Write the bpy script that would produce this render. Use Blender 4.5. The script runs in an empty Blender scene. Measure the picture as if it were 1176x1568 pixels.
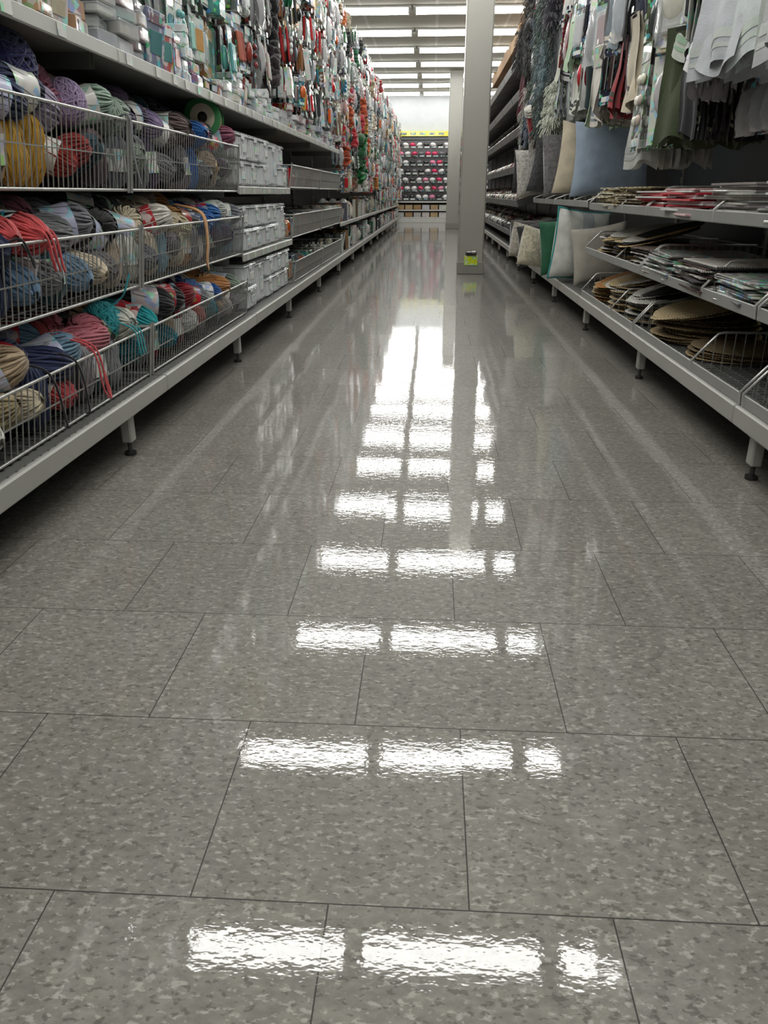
import bpy, math, random
import numpy as np
from mathutils import Matrix, Vector, Euler
R = random.Random(11)
NR = np.random.RandomState(5)
PI = math.pi

def lin(c):
    o = []
    for v in c[:3]:
        v = v / 255.0
        o.append(v / 12.92 if v <= 0.04045 else ((v + 0.055) / 1.055) ** 2.4)
    return tuple(o) + (1.0,)

# ------------------------------------------------------------------ materials
def new_mat(name):
    m = bpy.data.materials.new(name); m.use_nodes = True
    nt = m.node_tree
    return m, nt, nt.nodes['Principled BSDF']

class NT:
    def __init__(s, nt): s.nt = nt
    def n(s, t, **kw):
        nd = s.nt.nodes.new(t)
        for k, v in kw.items(): setattr(nd, k, v)
        return nd
    def link(s, a, b): s.nt.links.new(a, b)
    def math(s, op, a, b=None, c=None):
        nd = s.n('ShaderNodeMath', operation=op)
        for i, v in enumerate((a, b, c)):
            if v is None: continue
            if isinstance(v, (int, float)): nd.inputs[i].default_value = v
            else: s.link(v, nd.inputs[i])
        return nd.outputs[0]
    def mix(s, fac, a, b, mode='MIX'):
        nd = s.n('ShaderNodeMix', data_type='RGBA', blend_type=mode)
        for i, v in ((0, fac), (6, a), (7, b)):
            if isinstance(v, (int, float)): nd.inputs[i].default_value = v
            elif isinstance(v, tuple): nd.inputs[i].default_value = v
            else: s.link(v, nd.inputs[i])
        return nd.outputs[2]
    def noise(s, vec, scale, detail=2, rough=0.5, col=False):
        nd = s.n('ShaderNodeTexNoise')
        nd.inputs['Scale'].default_value = scale
        nd.inputs['Detail'].default_value = detail
        nd.inputs['Roughness'].default_value = rough
        s.link(vec, nd.inputs['Vector'])
        return nd.outputs['Color' if col else 'Fac']
    def ramp(s, fac, stops, interp='LINEAR'):
        nd = s.n('ShaderNodeValToRGB'); cr = nd.color_ramp; cr.interpolation = interp
        while len(cr.elements) < len(stops): cr.elements.new(0.5)
        for e, (p, c) in zip(cr.elements, stops):
            e.position = p; e.color = c if len(c) == 4 else tuple(c) + (1,)
        s.link(fac, nd.inputs[0])
        return nd.outputs[0]
    def bump(s, h, dist, strength=1.0):
        nd = s.n('ShaderNodeBump')
        nd.inputs['Strength'].default_value = strength
        nd.inputs['Distance'].default_value = dist
        s.link(h, nd.inputs['Height'])
        return nd.outputs[0]

def attr_mat(name, rough=0.5, metal=0.0, var=0.25, nscale=30, bump=0.0, bscale=200, coat=0.0, sheen=0.0, alpha=1.0, prt=False):
    m, nt, b = new_mat(name); t = NT(nt)
    at = t.n('ShaderNodeAttribute', attribute_name='Col')
    tc = t.n('ShaderNodeTexCoord').outputs['Object']
    nz = t.noise(tc, nscale, 3)
    f = t.ramp(nz, [(0.3, (1 - var,) * 3), (0.7, (1 + var * .3,) * 3)])
    c = t.mix(1.0, at.outputs['Color'], f, 'MULTIPLY')
    if prt:
        v = t.n('ShaderNodeTexVoronoi'); v.inputs['Scale'].default_value = 55
        t.link(tc, v.inputs['Vector'])
        hs = t.n('ShaderNodeSeparateColor'); t.link(v.outputs['Color'], hs.inputs[0])
        msk = t.ramp(hs.outputs[0], [(0.0, (1, 1, 1)), (0.30, (0, 0, 0))], 'CONSTANT')
        c = t.mix(t.math('MULTIPLY', msk, 0.55), c, v.outputs['Color'])
        msk2 = t.ramp(hs.outputs[1], [(0.0, (1, 1, 1)), (0.2, (0, 0, 0))], 'CONSTANT')
        c = t.mix(t.math('MULTIPLY', msk2, 0.7), c, (0.7, 0.7, 0.68, 1))
    t.link(c, b.inputs['Base Color'])
    b.inputs['Roughness'].default_value = rough
    b.inputs['Metallic'].default_value = metal
    b.inputs['Coat Weight'].default_value = coat
    b.inputs['Sheen Weight'].default_value = sheen
    b.inputs['Alpha'].default_value = alpha
    if bump > 0:
        h = t.noise(tc, bscale, 3)
        t.link(t.bump(h, bump), b.inputs['Normal'])
    return m

PRINT, GLOSS, CLEAR, FABRIC, WIRE, YARN, PAINT, PERF, CARD, FUZZ, WEAVE = range(11)
MATS = [
    attr_mat('printed_card', 0.35, var=0.15, coat=0.3, prt=True),
    attr_mat('gloss_plastic', 0.22, var=0.1, coat=0.3),
    attr_mat('clear_plastic', 0.15, var=0.1, coat=0.3, alpha=0.45),
    attr_mat('woven_fabric', 0.9, var=0.22, nscale=14, bump=0.0015, bscale=160, sheen=0.2),
    attr_mat('zinc_wire', 0.34, metal=0.6, var=0.15),
    attr_mat('yarn_fibre', 0.95, var=0.25, nscale=60, bump=0.001, bscale=500, sheen=0.3),
    attr_mat('painted_steel', 0.4, var=0.08, nscale=8, bump=0.0002, bscale=90),
    None,
    attr_mat('cardboard', 0.8, var=0.15, nscale=20),
    attr_mat('fuzzy_plush', 1.0, var=0.45, nscale=45, bump=0.012, bscale=70, sheen=0.5),
    None,
]
m, nt, b = new_mat('perforated_steel'); t = NT(nt)
tc = t.n('ShaderNodeTexCoord').outputs['Object']
sp = t.n('ShaderNodeSeparateXYZ'); t.link(tc, sp.inputs[0])
fx = t.math('SUBTRACT', t.math('FRACT', t.math('MULTIPLY', sp.outputs[0], 28)), 0.5)
fy = t.math('SUBTRACT', t.math('FRACT', t.math('MULTIPLY', sp.outputs[1], 28)), 0.5)
d = t.math('SQRT', t.math('ADD', t.math('MULTIPLY', fx, fx), t.math('MULTIPLY', fy, fy)))
hole = t.math('LESS_THAN', d, 0.17)
t.link(t.mix(hole, lin((104, 104, 101)), (0.01, 0.01, 0.01, 1)), b.inputs['Base Color'])
b.inputs['Roughness'].default_value = 0.45; b.inputs['Metallic'].default_value = 0.3
MATS[PERF] = m
m, nt, b = new_mat('woven_straw'); t = NT(nt)
at = t.n('ShaderNodeAttribute', attribute_name='Col')
tc = t.n('ShaderNodeTexCoord').outputs['Object']
w = t.n('ShaderNodeTexWave', wave_type='BANDS'); w.inputs['Scale'].default_value = 45; w.inputs['Distortion'].default_value = 2
t.link(tc, w.inputs['Vector'])
f = t.ramp(w.outputs['Fac'], [(0.2, (.5, .5, .5)), (0.8, (1.1, 1.1, 1.1))])
t.link(t.mix(1.0, at.outputs['Color'], f, 'MULTIPLY'), b.inputs['Base Color'])
t.link(t.bump(w.outputs['Fac'], 0.002), b.inputs['Normal'])
b.inputs['Roughness'].default_value = 0.85
MATS[WEAVE] = m

# ------------------------------------------------------------------ mesh builder
class MB:
    def __init__(s): s.V=[]; s.Q=[]; s.C=[]; s.M=[]; s.S=[]; s.n=0
    def add(s, V, Q, col, mat=0, M=None, smooth=False):
        V = np.asarray(V, float).reshape(-1, 3); Q = np.asarray(Q, int)
        if M is not None:
            A = np.array(M); V = V @ A[:3, :3].T + A[:3, 3]
        s.V.append(V); s.Q.append(np.where(Q >= 0, Q + s.n, -1)); s.n += len(V)
        s.C.append(np.tile(np.array(lin(col)), (len(V), 1)))
        s.M.append(np.full(len(Q), mat)); s.S.append(np.full(len(Q), smooth))
    def build(s, name, parent=None, mats=None):
        if not s.V: return None
        V = np.concatenate(s.V); Q = np.concatenate(s.Q); C = np.concatenate(s.C)
        lo, hi = V.min(0), V.max(0)
        org = np.array([(lo[0]+hi[0])/2, (lo[1]+hi[1])/2, lo[2]]); V = V - org
        mask = Q >= 0; loops = Q[mask]; cnt = mask.sum(1)
        start = np.concatenate([[0], np.cumsum(cnt)[:-1]])
        me = bpy.data.meshes.new(name)
        me.vertices.add(len(V)); me.vertices.foreach_set('co', V.astype(np.float32).ravel())
        me.loops.add(len(loops)); me.loops.foreach_set('vertex_index', loops.astype(np.int32))
        me.polygons.add(len(Q)); me.polygons.foreach_set('loop_start', start.astype(np.int32))
        used = sorted(set(np.concatenate(s.M).tolist()))
        mp = {u: i for i, u in enumerate(used)}
        me.polygons.foreach_set('material_index', np.array([mp[i] for i in np.concatenate(s.M).tolist()], dtype=np.int32))
        me.polygons.foreach_set('use_smooth', np.concatenate(s.S).astype(bool))
        me.update(calc_edges=True)
        ca = me.color_attributes.new('Col', 'FLOAT_COLOR', 'POINT')
        ca.data.foreach_set('color', C.astype(np.float32).ravel())
        for u in used: me.materials.append((mats or MATS)[u])
        ob = bpy.data.objects.new(name, me); bpy.context.collection.objects.link(ob)
        ob.location = org.tolist()
        if parent is not None:
            ob.parent = parent; ob.matrix_parent_inverse = parent.matrix_world.inverted()
        return ob

def orient(V, Q):
    V = np.asarray(V, float); out = []
    for q in Q:
        ids = [i for i in q if i >= 0]
        c = V[ids].mean(0); nn = np.cross(V[ids[1]] - V[ids[0]], V[ids[2]] - V[ids[0]])
        if np.dot(nn, c) < 0: ids = ids[::-1]
        out.append(ids + [-1] * (4 - len(ids)))
    return V, np.array(out)

def _cb():
    cs = [(i, j, k) for i in (-1, 1) for j in (-1, 1) for k in (-1, 1)]
    idx = {c: n for n, c in enumerate(cs)}
    Q = []
    for a in range(3):
        for sg in (-1, 1):
            o = [x for x in range(3) if x != a]; f = []
            for (p, q) in ((-1, -1), (1, -1), (1, 1), (-1, 1)):
                c = [0, 0, 0]; c[a] = sg; c[o[0]] = p; c[o[1]] = q
                f.append(idx[tuple(c)] * 3 + a)
            Q.append(f)
        o = [x for x in range(3) if x != a]
        for p in (-1, 1):
            for q in (-1, 1):
                c0 = [0]*3; c0[a] = -1; c0[o[0]] = p; c0[o[1]] = q
                c1 = list(c0); c1[a] = 1
                i0, i1 = idx[tuple(c0)]*3, idx[tuple(c1)]*3
                Q.append([i0+o[0], i1+o[0], i1+o[1], i0+o[1]])
    for c in cs: Q.append([idx[c]*3, idx[c]*3+1, idx[c]*3+2, -1])
    return cs, Q
_CS, _CQ = _cb()
def cb_verts(sx, sy, sz, b):
    e = np.array([sx, sy, sz]) / 2; V = []
    for c in _CS:
        for a in range(3):
            v = [(e[i] if i == a else max(e[i] - b, 0)) * c[i] for i in range(3)]
            V.append(v)
    return np.array(V)
_, _CQ = orient(cb_verts(1, 1, 1, .1), _CQ)
def cbox(mb, cx, cy, cz, sx, sy, sz, col, mat=0, b=0.002, M=None):
    b = min(b, sx*.45, sy*.45, sz*.45)
    mb.add(cb_verts(sx, sy, sz, b) + np.array([cx, cy, cz]), _CQ, col, mat, M)

def gridq(U, V, cu=False, cv=False, off=0):
    i = np.arange(U if cu else U-1); j = np.arange(V if cv else V-1)
    I, J = np.meshgrid(i, j, indexing='ij')
    a = I*V+J; b = ((I+1) % U)*V+J; c = ((I+1) % U)*V+(J+1) % V; d = I*V+(J+1) % V
    return np.stack([a, b, c, d], -1).reshape(-1, 4) + off

def lathe(prof, n=16):
    p = np.array(prof, float); a = np.linspace(0, 2*PI, n, endpoint=False)
    V = np.stack([np.outer(p[:, 0], np.cos(a)), np.outer(p[:, 0], np.sin(a)), np.repeat(p[:, 1:2], n, 1)], -1)
    return V.reshape(-1, 3), gridq(len(p), n, False, True)[:, ::-1]
def ell(nu=12, nv=8):
    th = np.linspace(-PI/2*.99, PI/2*.99, nv)
    return lathe([(math.cos(t), math.sin(t)) for t in th], nu)
ELL = ell(); ELLH = ell(20, 12)
def ellipsoid(mb, c, s, col, mat, M=None, rot=None, hi=False):
    V, Q = ELLH if hi else ELL
    V = V * np.array(s)
    if rot is not None: V = V @ np.array(rot.to_matrix()).T
    mb.add(V + np.array(c), Q, col, mat, M, True)
def cyl(mb, p0, p1, r, col, mat, n=14, M=None, r1=None):
    p0 = Vector(p0); p1 = Vector(p1); L = (p1-p0).length; r1 = r if r1 is None else r1
    q = (p1-p0).to_track_quat('Z', 'Y').to_matrix().to_4x4(); A = Matrix.Translation(p0) @ q
    if M is not None: A = M @ A
    V, Q = lathe([(r, 0), (r1, L)], n); mb.add(V, Q, col, mat, A, True)
    V, Q = lathe([(.0005, 0), (r, 0)], n); mb.add(V, Q, col, mat, A)
    V, Q = lathe([(r1, L), (.0005, L)], n); mb.add(V, Q, col, mat, A)

def tubes(mb, P, r, col, mat, K=4, M=None, smooth=True):
    P = np.asarray(P, float)
    if P.ndim == 2: P = P[None]
    N, S, _ = P.shape
    T = np.gradient(P, axis=1); T /= (np.linalg.norm(T, axis=2, keepdims=True) + 1e-9)
    mt = np.abs(T).mean(1); k = np.argmin(mt, 1)
    ref = np.eye(3)[k][:, None, :]
    e1 = np.cross(T, ref); e1 /= (np.linalg.norm(e1, axis=2, keepdims=True) + 1e-9)
    e2 = np.cross(T, e1)
    a = np.arange(K)*2*PI/K + PI/4
    V = P[:, :, None, :] + r*(np.cos(a)[None, None, :, None]*e1[:, :, None, :] + np.sin(a)[None, None, :, None]*e2[:, :, None, :])
    q = gridq(S, K, False, True)
    Q = (q[None] + (np.arange(N)*S*K)[:, None, None]).reshape(-1, 4)
    mb.add(V.reshape(-1, 3), Q, col, mat, M, smooth)
def beams(mb, segs, r, col=(150, 150, 148), mat=WIRE, K=4, M=None):
    tubes(mb, np.array(segs, float), r, col, mat, K, M, K > 4)

def TR(x, y, z, rx=0, ry=0, rz=0):
    return Matrix.Translation((x, y, z)) @ Euler((rx, ry, rz)).to_matrix().to_4x4()
def jit(c, a=14):
    d = R.uniform(-a, a)
    return tuple(max(0, min(255, v + d + R.uniform(-a*.3, a*.3))) for v in c)

# ------------------------------------------------------------------ room
def quad_obj(name, pts, mat):
    me = bpy.data.meshes.new(name); me.from_pydata(pts, [], [(0, 1, 2, 3)]); me.update()
    ob = bpy.data.objects.new(name, me); bpy.context.collection.objects.link(ob); me.materials.append(mat); return ob
def slab(name, lo, hi, mat):
    V = [[(lo[0], hi[0])[i], (lo[1], hi[1])[j], (lo[2], hi[2])[k]] for i in (0, 1) for j in (0, 1) for k in (0, 1)]
    V = np.array(V, float); c = V.mean(0)
    Vq, Q = orient(V - c, [[0,1,3,2],[4,5,7,6],[0,1,5,4],[2,3,7,6],[0,2,6,4],[1,3,7,5]])
    me = bpy.data.meshes.new(name); me.from_pydata(V.tolist(), [], Q.tolist()); me.update()
    ob = bpy.data.objects.new(name, me); bpy.context.collection.objects.link(ob); me.materials.append(mat); return ob

X0, X1, Y0, Y1, ZC = -4.0, 4.0, -3.0, 22.0, 3.02
# floor
m, nt, b = new_mat('vinyl_tile_floor'); t = NT(nt)
tc = t.n('ShaderNodeTexCoord').outputs['Object']
sp = t.n('ShaderNodeSeparateXYZ'); t.link(tc, sp.inputs[0])
TS = 0.3035
fy = t.math('DIVIDE', t.math('SUBTRACT', sp.outputs[1], 0.602), TS)
row = t.math('FLOOR', fy)
par = t.math('FLOORED_MODULO', row, 2.0)
fx = t.math('ADD', t.math('DIVIDE', t.math('SUBTRACT', sp.outputs[0], 0.056), TS), t.math('MULTIPLY', par, 0.5))
colm = t.math('FLOOR', fx)
def edge(f):
    fr = t.math('FRACT', f)
    return t.math('MINIMUM', fr, t.math('SUBTRACT', 1.0, fr))
ed = t.math('MINIMUM', edge(fx), edge(fy))
joint = t.math('LESS_THAN', ed, 0.0029)
cid = t.n('ShaderNodeCombineXYZ'); t.link(colm, cid.inputs[0]); t.link(row, cid.inputs[1])
wn = t.n('ShaderNodeTexWhiteNoise', noise_dimensions='3D'); t.link(cid.outputs[0], wn.inputs['Vector'])
offs = t.n('ShaderNodeVectorMath', operation='SCALE'); t.link(wn.outputs['Color'], offs.inputs[0]); offs.inputs['Scale'].default_value = 7.0
vadd = t.n('ShaderNodeVectorMath', operation='ADD'); t.link(tc, vadd.inputs[0]); t.link(offs.outputs[0], vadd.inputs[1])
mp = t.n('ShaderNodeMapping'); mp.inputs['Scale'].default_value = (1.0, 1.7, 1.0); t.link(vadd.outputs[0], mp.inputs['Vector'])
n1 = t.noise(mp.outputs[0], 82, 2.0, .6)
mp2 = t.n('ShaderNodeMapping'); mp2.inputs['Scale'].default_value = (1.0, 1.6, 1.0); mp2.inputs['Location'].default_value = (3.3, 8.1, 2)
t.link(vadd.outputs[0], mp2.inputs['Vector'])
n2 = t.noise(mp2.outputs[0], 95, 2.0, .55)
n4 = t.noise(mp2.outputs[0], 55, 3.0, .6)
n3 = t.noise(tc, 2.2, 2.0)
base = t.ramp(n3, [(0.3, lin((128, 125, 117))), (0.7, lin((140, 137, 129)))])
mid = t.ramp(n4, [(0.35, (.80, .80, .80)), (0.65, (1.1, 1.1, 1.1))])
base = t.mix(1.0, base, mid, 'MULTIPLY')
lightm = t.ramp(n1, [(0.56, (0, 0, 0)), (0.66, (1, 1, 1))])
darkm = t.ramp(n2, [(0.57, (0, 0, 0)), (0.66, (1, 1, 1))])
c = t.mix(t.math('MULTIPLY', lightm, 0.72), base, lin((178, 175, 166)))
c = t.mix(t.math('MULTIPLY', darkm, 0.72), c, lin((88, 85, 78)))
tv = t.math('ADD', t.math('MULTIPLY', wn.outputs['Value'], 0.10), 0.93)
tvc = t.n('ShaderNodeCombineColor'); [t.link(tv, tvc.inputs[i]) for i in range(3)]
c = t.mix(1.0, c, tvc.outputs[0], 'MULTIPLY')
c = t.mix(t.math('MULTIPLY', joint, 0.88), c, lin((38, 36, 32)))
t.link(c, b.inputs['Base Color'])
b.inputs['Roughness'].default_value = 0.5
b.inputs['Specular IOR Level'].default_value = 0.25
b.inputs['Coat Weight'].default_value = 1.0
b.inputs['Coat IOR'].default_value = 1.48
b.inputs['Coat Roughness'].default_value = 0.026
mp3 = t.n('ShaderNodeMapping'); mp3.inputs['Scale'].default_value = (1.0, 1.8, 1.0); t.link(tc, mp3.inputs['Vector'])
h1 = t.noise(mp3.outputs[0], 38, 1)
h2 = t.noise(mp3.outputs[0], 120, 1)
h3 = t.noise(tc, 5, 1)
hh = t.math('ADD', t.math('ADD', t.math('MULTIPLY', h1, 0.75), t.math('MULTIPLY', h2, 0.38)), t.math('MULTIPLY', h3, 1.6))
hh = t.math('SUBTRACT', hh, t.math('MULTIPLY', joint, 3.0))
bn = t.bump(hh, 0.00013)
tilt = t.n('ShaderNodeVectorMath', operation='SUBTRACT'); t.link(wn.outputs['Color'], tilt.inputs[0]); tilt.inputs[1].default_value = (.5, .5, .5)
ts = t.n('ShaderNodeVectorMath', operation='SCALE'); t.link(tilt.outputs[0], ts.inputs[0]); ts.inputs['Scale'].default_value = 0.005
ta = t.n('ShaderNodeVectorMath', operation='ADD'); t.link(bn, ta.inputs[0]); t.link(ts.outputs[0], ta.inputs[1])
tn = t.n('ShaderNodeVectorMath', operation='NORMALIZE'); t.link(ta.outputs[0], tn.inputs[0])
t.link(tn.outputs[0], b.inputs['Coat Normal'])
floor_m = m
quad_obj('floor', [(X0, Y0, 0), (X1, Y0, 0), (X1, Y1, 0), (X0, Y1, 0)], floor_m)

def plain(name, col, rough=0.8, nscale=6, var=.06):
    m, nt, b = new_mat(name); t = NT(nt)
    tc = t.n('ShaderNodeTexCoord').outputs['Object']
    f = t.ramp(t.noise(tc, nscale, 4), [(.3, (1-var,)*3), (.7, (1+var*.3,)*3)])
    t.link(t.mix(1.0, lin(col), f, 'MULTIPLY'), b.inputs['Base Color']); b.inputs['Roughness'].default_value = rough
    return m
wallm = plain('white_wall_paint', (180, 183, 185))
sidem = plain('grey_wall_paint', (120, 120, 118))
slab('wall_back', (X0, Y1, 0), (X1, Y1+.1, ZC), wallm)
slab('wall_front', (X0, Y0-.1, 0), (X1, Y0, ZC), sidem)
slab('wall_left', (X0-.1, Y0, 0), (X0, Y1, ZC), sidem)
slab('wall_right', (X1, Y0, 0), (X1+.1, Y1, ZC), sidem)
m, nt, b = new_mat('acoustic_ceiling'); t = NT(nt)
tc = t.n('ShaderNodeTexCoord').outputs['Object']
sp = t.n('ShaderNodeSeparateXYZ'); t.link(tc, sp.inputs[0])
e2 = t.math('MINIMUM', edge(t.math('DIVIDE', sp.outputs[0], 1.02)), edge(t.math('DIVIDE', sp.outputs[1], 0.5166)))
g = t.math('LESS_THAN', e2, 0.02)
nz = t.noise(tc, 60, 3)
cc = t.ramp(nz, [(.35, lin((162, 158, 142))), (.6, lin((180, 176, 160)))])
t.link(t.mix(g, cc, lin((196, 194, 184))), b.inputs['Base Color']); b.inputs['Roughness'].default_value = .95
slab('ceiling', (X0, Y0, ZC), (X1, Y1, ZC+.1), m)

# ceiling lights
em, nt, b = new_mat('fluorescent_lens')
b.inputs['Base Color'].default_value = (.9, .9, .9, 1)
b.inputs['Emission Color'].default_value = (1.0, 1.0, 0.975, 1)
b.inputs['Emission Strength'].default_value = 18.0
hous = plain('fixture_housing', (200, 200, 194), .5)
mb = MB()
for k in range(-3, 13):
    y = 2.83 + 1.55*k
    if y < Y0+.3 or y > Y1-.3: continue
    for j in range(-3, 4):
        x = 0.178 + 1.02*j
        if abs(x) > 3.5: continue
        cbox(mb, x, y, ZC-.012, 1.0, .24, .022, (225, 225, 220), 1, .004)
        a = np.linspace(0, PI, 9)
        prof = np.stack([np.zeros(9), -np.cos(a)*.075, -np.sin(a)**.6*.06], -1)
        P = np.stack([prof + np.array([-.455, 0, 0]), prof + np.array([.455, 0, 0])], 0) + np.array([x, y, ZC-.024])
        mb.add(P.reshape(-1, 3), gridq(2, 9), (255, 255, 250), 0, None, False)
        for sx in (-1, 1):
            cbox(mb, x+sx*.463, y, ZC-.05, .014, .17, .075, (230, 230, 225), 1, .003)
mb.build('ceiling_light_fixtures', mats=[em, hous])

# ------------------------------------------------------------------ pillars
pil = plain('pillar_paint', (158, 156, 147), .35, 3, .05)
skm = plain('vinyl_cove_base', (138, 136, 129), .4)
def pillar(x, y, w, tag=False):
    e = bpy.data.objects.new('support_pillar', None); bpy.context.collection.objects.link(e); e.location = (x, y, 0)
    bpy.context.view_layer.update()
    mb = MB(); cbox(mb, x, y, ZC/2, w, w, ZC-.002, (0, 0, 0), 0, .012); mb.build('shaft', e, [pil])
    mb = MB(); cbox(mb, x, y, .056, w+.012, w+.012, .11, (0, 0, 0), 0, .004); mb.build('base_wrap', e, [skm])
pillar(0.37, 7.78, .235)
pillar(0.43, 18.0, .27)
mb = MB()
cbox(mb, .37, 7.78-.1265, .125, .125, .008, .09, (206, 222, 20), PRINT, .002)
cbox(mb, .37, 7.78-.135, .187, .10, .02, .035, (40, 38, 36), GLOSS, .005)
cbox(mb, .395, 7.78-.138, .2, .04, .022, .02, (190, 185, 175), GLOSS, .005)
mb.build('yellow_price_sign')

# ------------------------------------------------------------------ gondola shelving
RAILC = (168, 167, 161)
XR = 0.84; XB = 1.32
def gondola(side, ys, H, name, backcol, footoff=.1):
    e = bpy.data.objects.new(name, None); bpy.context.collection.objects.link(e)
    e.location = (side*1.08, (ys[0]+ys[-1])/2, 0); bpy.context.view_layer.update()
    mb = MB(); s = side
    for a, b_ in zip(ys[:-1], ys[1:]):
        cbox(mb, s*(XB+.015), (a+b_)/2, (H+.02)/2, .02, b_-a-.03, H-.02, backcol, PAINT, .003)
    mb.build('back_panel', e)
    mb = MB()
    for y in ys:
        cbox(mb, s*(XB+.02), y, H/2+.01, .05, .03, H-.02, (120, 120, 116), PAINT, .003)
        for z in np.arange(.2, H-.05, .05):
            cbox(mb, s*(XB-.006), y, z, .003, .006, .022, (15, 15, 15), PAINT, .0005)
    mb.build('upright_posts', e)
    mb = MB()
    for a, b_ in zip(ys[:-1], ys[1:]):
        ym = (a+b_)/2; L = b_-a
        cbox(mb, s*(XR+XB)/2, ym, .172, XB-XR-.02, L-.006, .008, (0, 0, 0), PERF, .001)
    mb.build('base_deck', e)
    mb = MB()
    for a, b_ in zip(ys[:-1], ys[1:]):
        ym = (a+b_)/2; L = b_-a
        cbox(mb, s*XR, ym, .152, .016, L-.005, .052, RAILC, PAINT, .004)
        cbox(mb, s*(XR+.018), ym, .130, .03, L-.01, .008, RAILC, PAINT, .002)
    for y in ys[:-1]:
        yy = y - footoff
        cbox(mb, s*(XR+.03), yy, .085, .030, .04, .09, RAILC, PAINT, .004)
        cbox(mb, s*(XR+.25), yy+.03, .135, .46, .03, .06, (120, 120, 115), PAINT, .003)
        cyl(mb, (s*(XR+.03), yy, .008), (s*(XR+.03), yy, .05), .007, (60, 60, 58), PAINT, 8)
        cyl(mb, (s*(XR+.03), yy, .001), (s*(XR+.03), yy, .010), .017, (45, 45, 44), PAINT, 12)
        cyl(mb, (s*(XB-.02), yy, .001), (s*(XB-.02), yy, .11), .018, (60, 60, 58), PAINT, 8)
    mb.build('base_rail_and_feet', e)
    return e
LL = 1.35
YL = [2.38 + LL*k for k in range(-2, 15)]
YRt = [2.1 + 1.22*k for k in range(-2, 16)]
GL = gondola(-1, YL, 2.22, 'store_shelving_unit', (58, 56, 54), .27)
GR = gondola(1, YRt, 2.4, 'store_shelving_unit', (48, 48, 50), .1)

def flat_shelf(side, a, b_, z, xf, name='steel_shelf', tags=True, lip=.034):
    mb = MB(); ym = (a+b_)/2; s = side
    cbox(mb, s*(xf+XB)/2, ym, z-.006, XB-xf-.012, b_-a-.008, .010, (150, 150, 145), PAINT, .001)
    cbox(mb, s*xf, ym, z-lip/2, .010, b_-a-.006, lip, (182, 182, 176), PAINT, .003)
    for y in (a+.012, b_-.012):
        cbox(mb, s*(xf+XB+.06)/2, y, z-.03, XB-xf-.08, .004, .04, (120, 120, 116), PAINT, .001)
    if tags:
        y = a+.08
        while y < b_-.08:
            cbox(mb, s*(xf-.007), y, z-lip/2, .002, .045, lip*.8, (215, 215, 208), PRINT, .0005); y += R.uniform(.12, .3)
    return mb.build(name, GL if side < 0 else GR)

def wire_basket(side, a, b_, z, h, xf, name='wire_basket', pitch=.026, lean=.022):
    mb = MB(); s = side; a += .008; b_ -= .008; xb = XB-.03
    col = (178, 178, 174)
    ft = s*(xf-lean); fb = s*xf; B = s*xb
    n = int((b_-a)/pitch)
    ysn = np.linspace(a, b_, n+1)
    segs = [[(fb, y, z+.004), (ft, y, z+h)] for y in ysn]
    segs += [[(fb, y, z+.004), (B, y, z+.004)] for y in ysn[::2]]
    xs = np.linspace(xf, xb, int((xb-xf)/.03))
    for y in (a, b_):
        segs += [[(s*x, y, z+.004), (s*x, y, z+h)] for x in xs]
    beams(mb, segs, .0016, col)
    g = [[(ft, a, z+h), (ft, b_, z+h)], [(fb, a, z+.004), (fb, b_, z+.004)], [(B, a, z+h), (B, b_, z+h)],
         [(ft, a, z+h), (B, a, z+h)], [(ft, b_, z+h), (B, b_, z+h)], [(fb, a, z+.004), (B, a, z+.004)], [(fb, b_, z+.004), (B, b_, z+.004)]]
    beams(mb, g, .0038, (200, 200, 196), K=6)
    g = [[((ft+(fb-ft)*.5), a, z+h*.5), ((ft+(fb-ft)*.5), b_, z+h*.5)]]
    for x in np.linspace(xf+.08, xb, 5): g.append([(s*x, a, z+.002), (s*x, b_, z+.002)])
    beams(mb, g, .0022, col)
    g = []
    for y in (a+.004, b_-.004):
        g.append([(fb-s*.004, y, z-.004), (ft-s*.002, y, z+h+.012)])
    beams(mb, g, .0045, (190, 190, 186), K=6)
    return mb.build(name)

def wire_tray(side, a, b_, z, xf, name='wire_tray', wallh=.115, fence=False, mids=(.36,)):
    mb = MB(); s = side; a += .012; b_ -= .012; xb = XB-.03; col = (182, 182, 178)
    cbox(mb, s*xf, (a+b_)/2, z+.016, .006, b_-a, .034, (150, 150, 147), PAINT, .002)
    cbox(mb, s*(xf+.012), (a+b_)/2, z, .024, b_-a, .004, (150, 150, 147), PAINT, .001)
    n = int((b_-a)/.03)
    segs = [[(s*xf, y, z+.003), (s*xb, y, z+.003)] for y in np.linspace(a, b_, n)]
    segs += [[(s*x, a, z+.001), (s*x, b_, z+.001)] for x in np.linspace(xf+.02, xb, 12)]
    top = z+wallh
    yy = [a, b_] + [a+(b_-a)*q for q in mids]
    for y in yy:
        for x in np.linspace(xf+.0, xb, 15):
            f = min(1, max(0, (x-xf)/.07)); zt = z+.03+(wallh-.03)*f
            segs.append([(s*x, y, z+.003), (s*x, y, zt)])
    if fence:
        segs += [[(s*xf, y, z+.03), (s*(xf-.008), y, z+.07)] for y in np.linspace(a, b_, n)]
    beams(mb, segs, .0017, col)
    P = []
    for y in yy:
        P.append([(s*xf, y, z), (s*(xf-.004), y, z+.034), (s*(xf+.07), y, top), (s*(xf+.09), y, top+.004), (s*(xf+.3), y, top+.004), (s*xb, y, top+.004)])
    tubes(mb, P, .004, (204, 204, 200), WIRE, 6)
    if fence:
        beams(mb, [[(s*(xf-.008), a, z+.072), (s*(xf-.008), b_, z+.072)]], .0036, (196, 196, 192), K=6)
    beams(mb, [[(s*xb, a, top), (s*xb, b_, top)]], .003, col)
    return mb.build(name)

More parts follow.
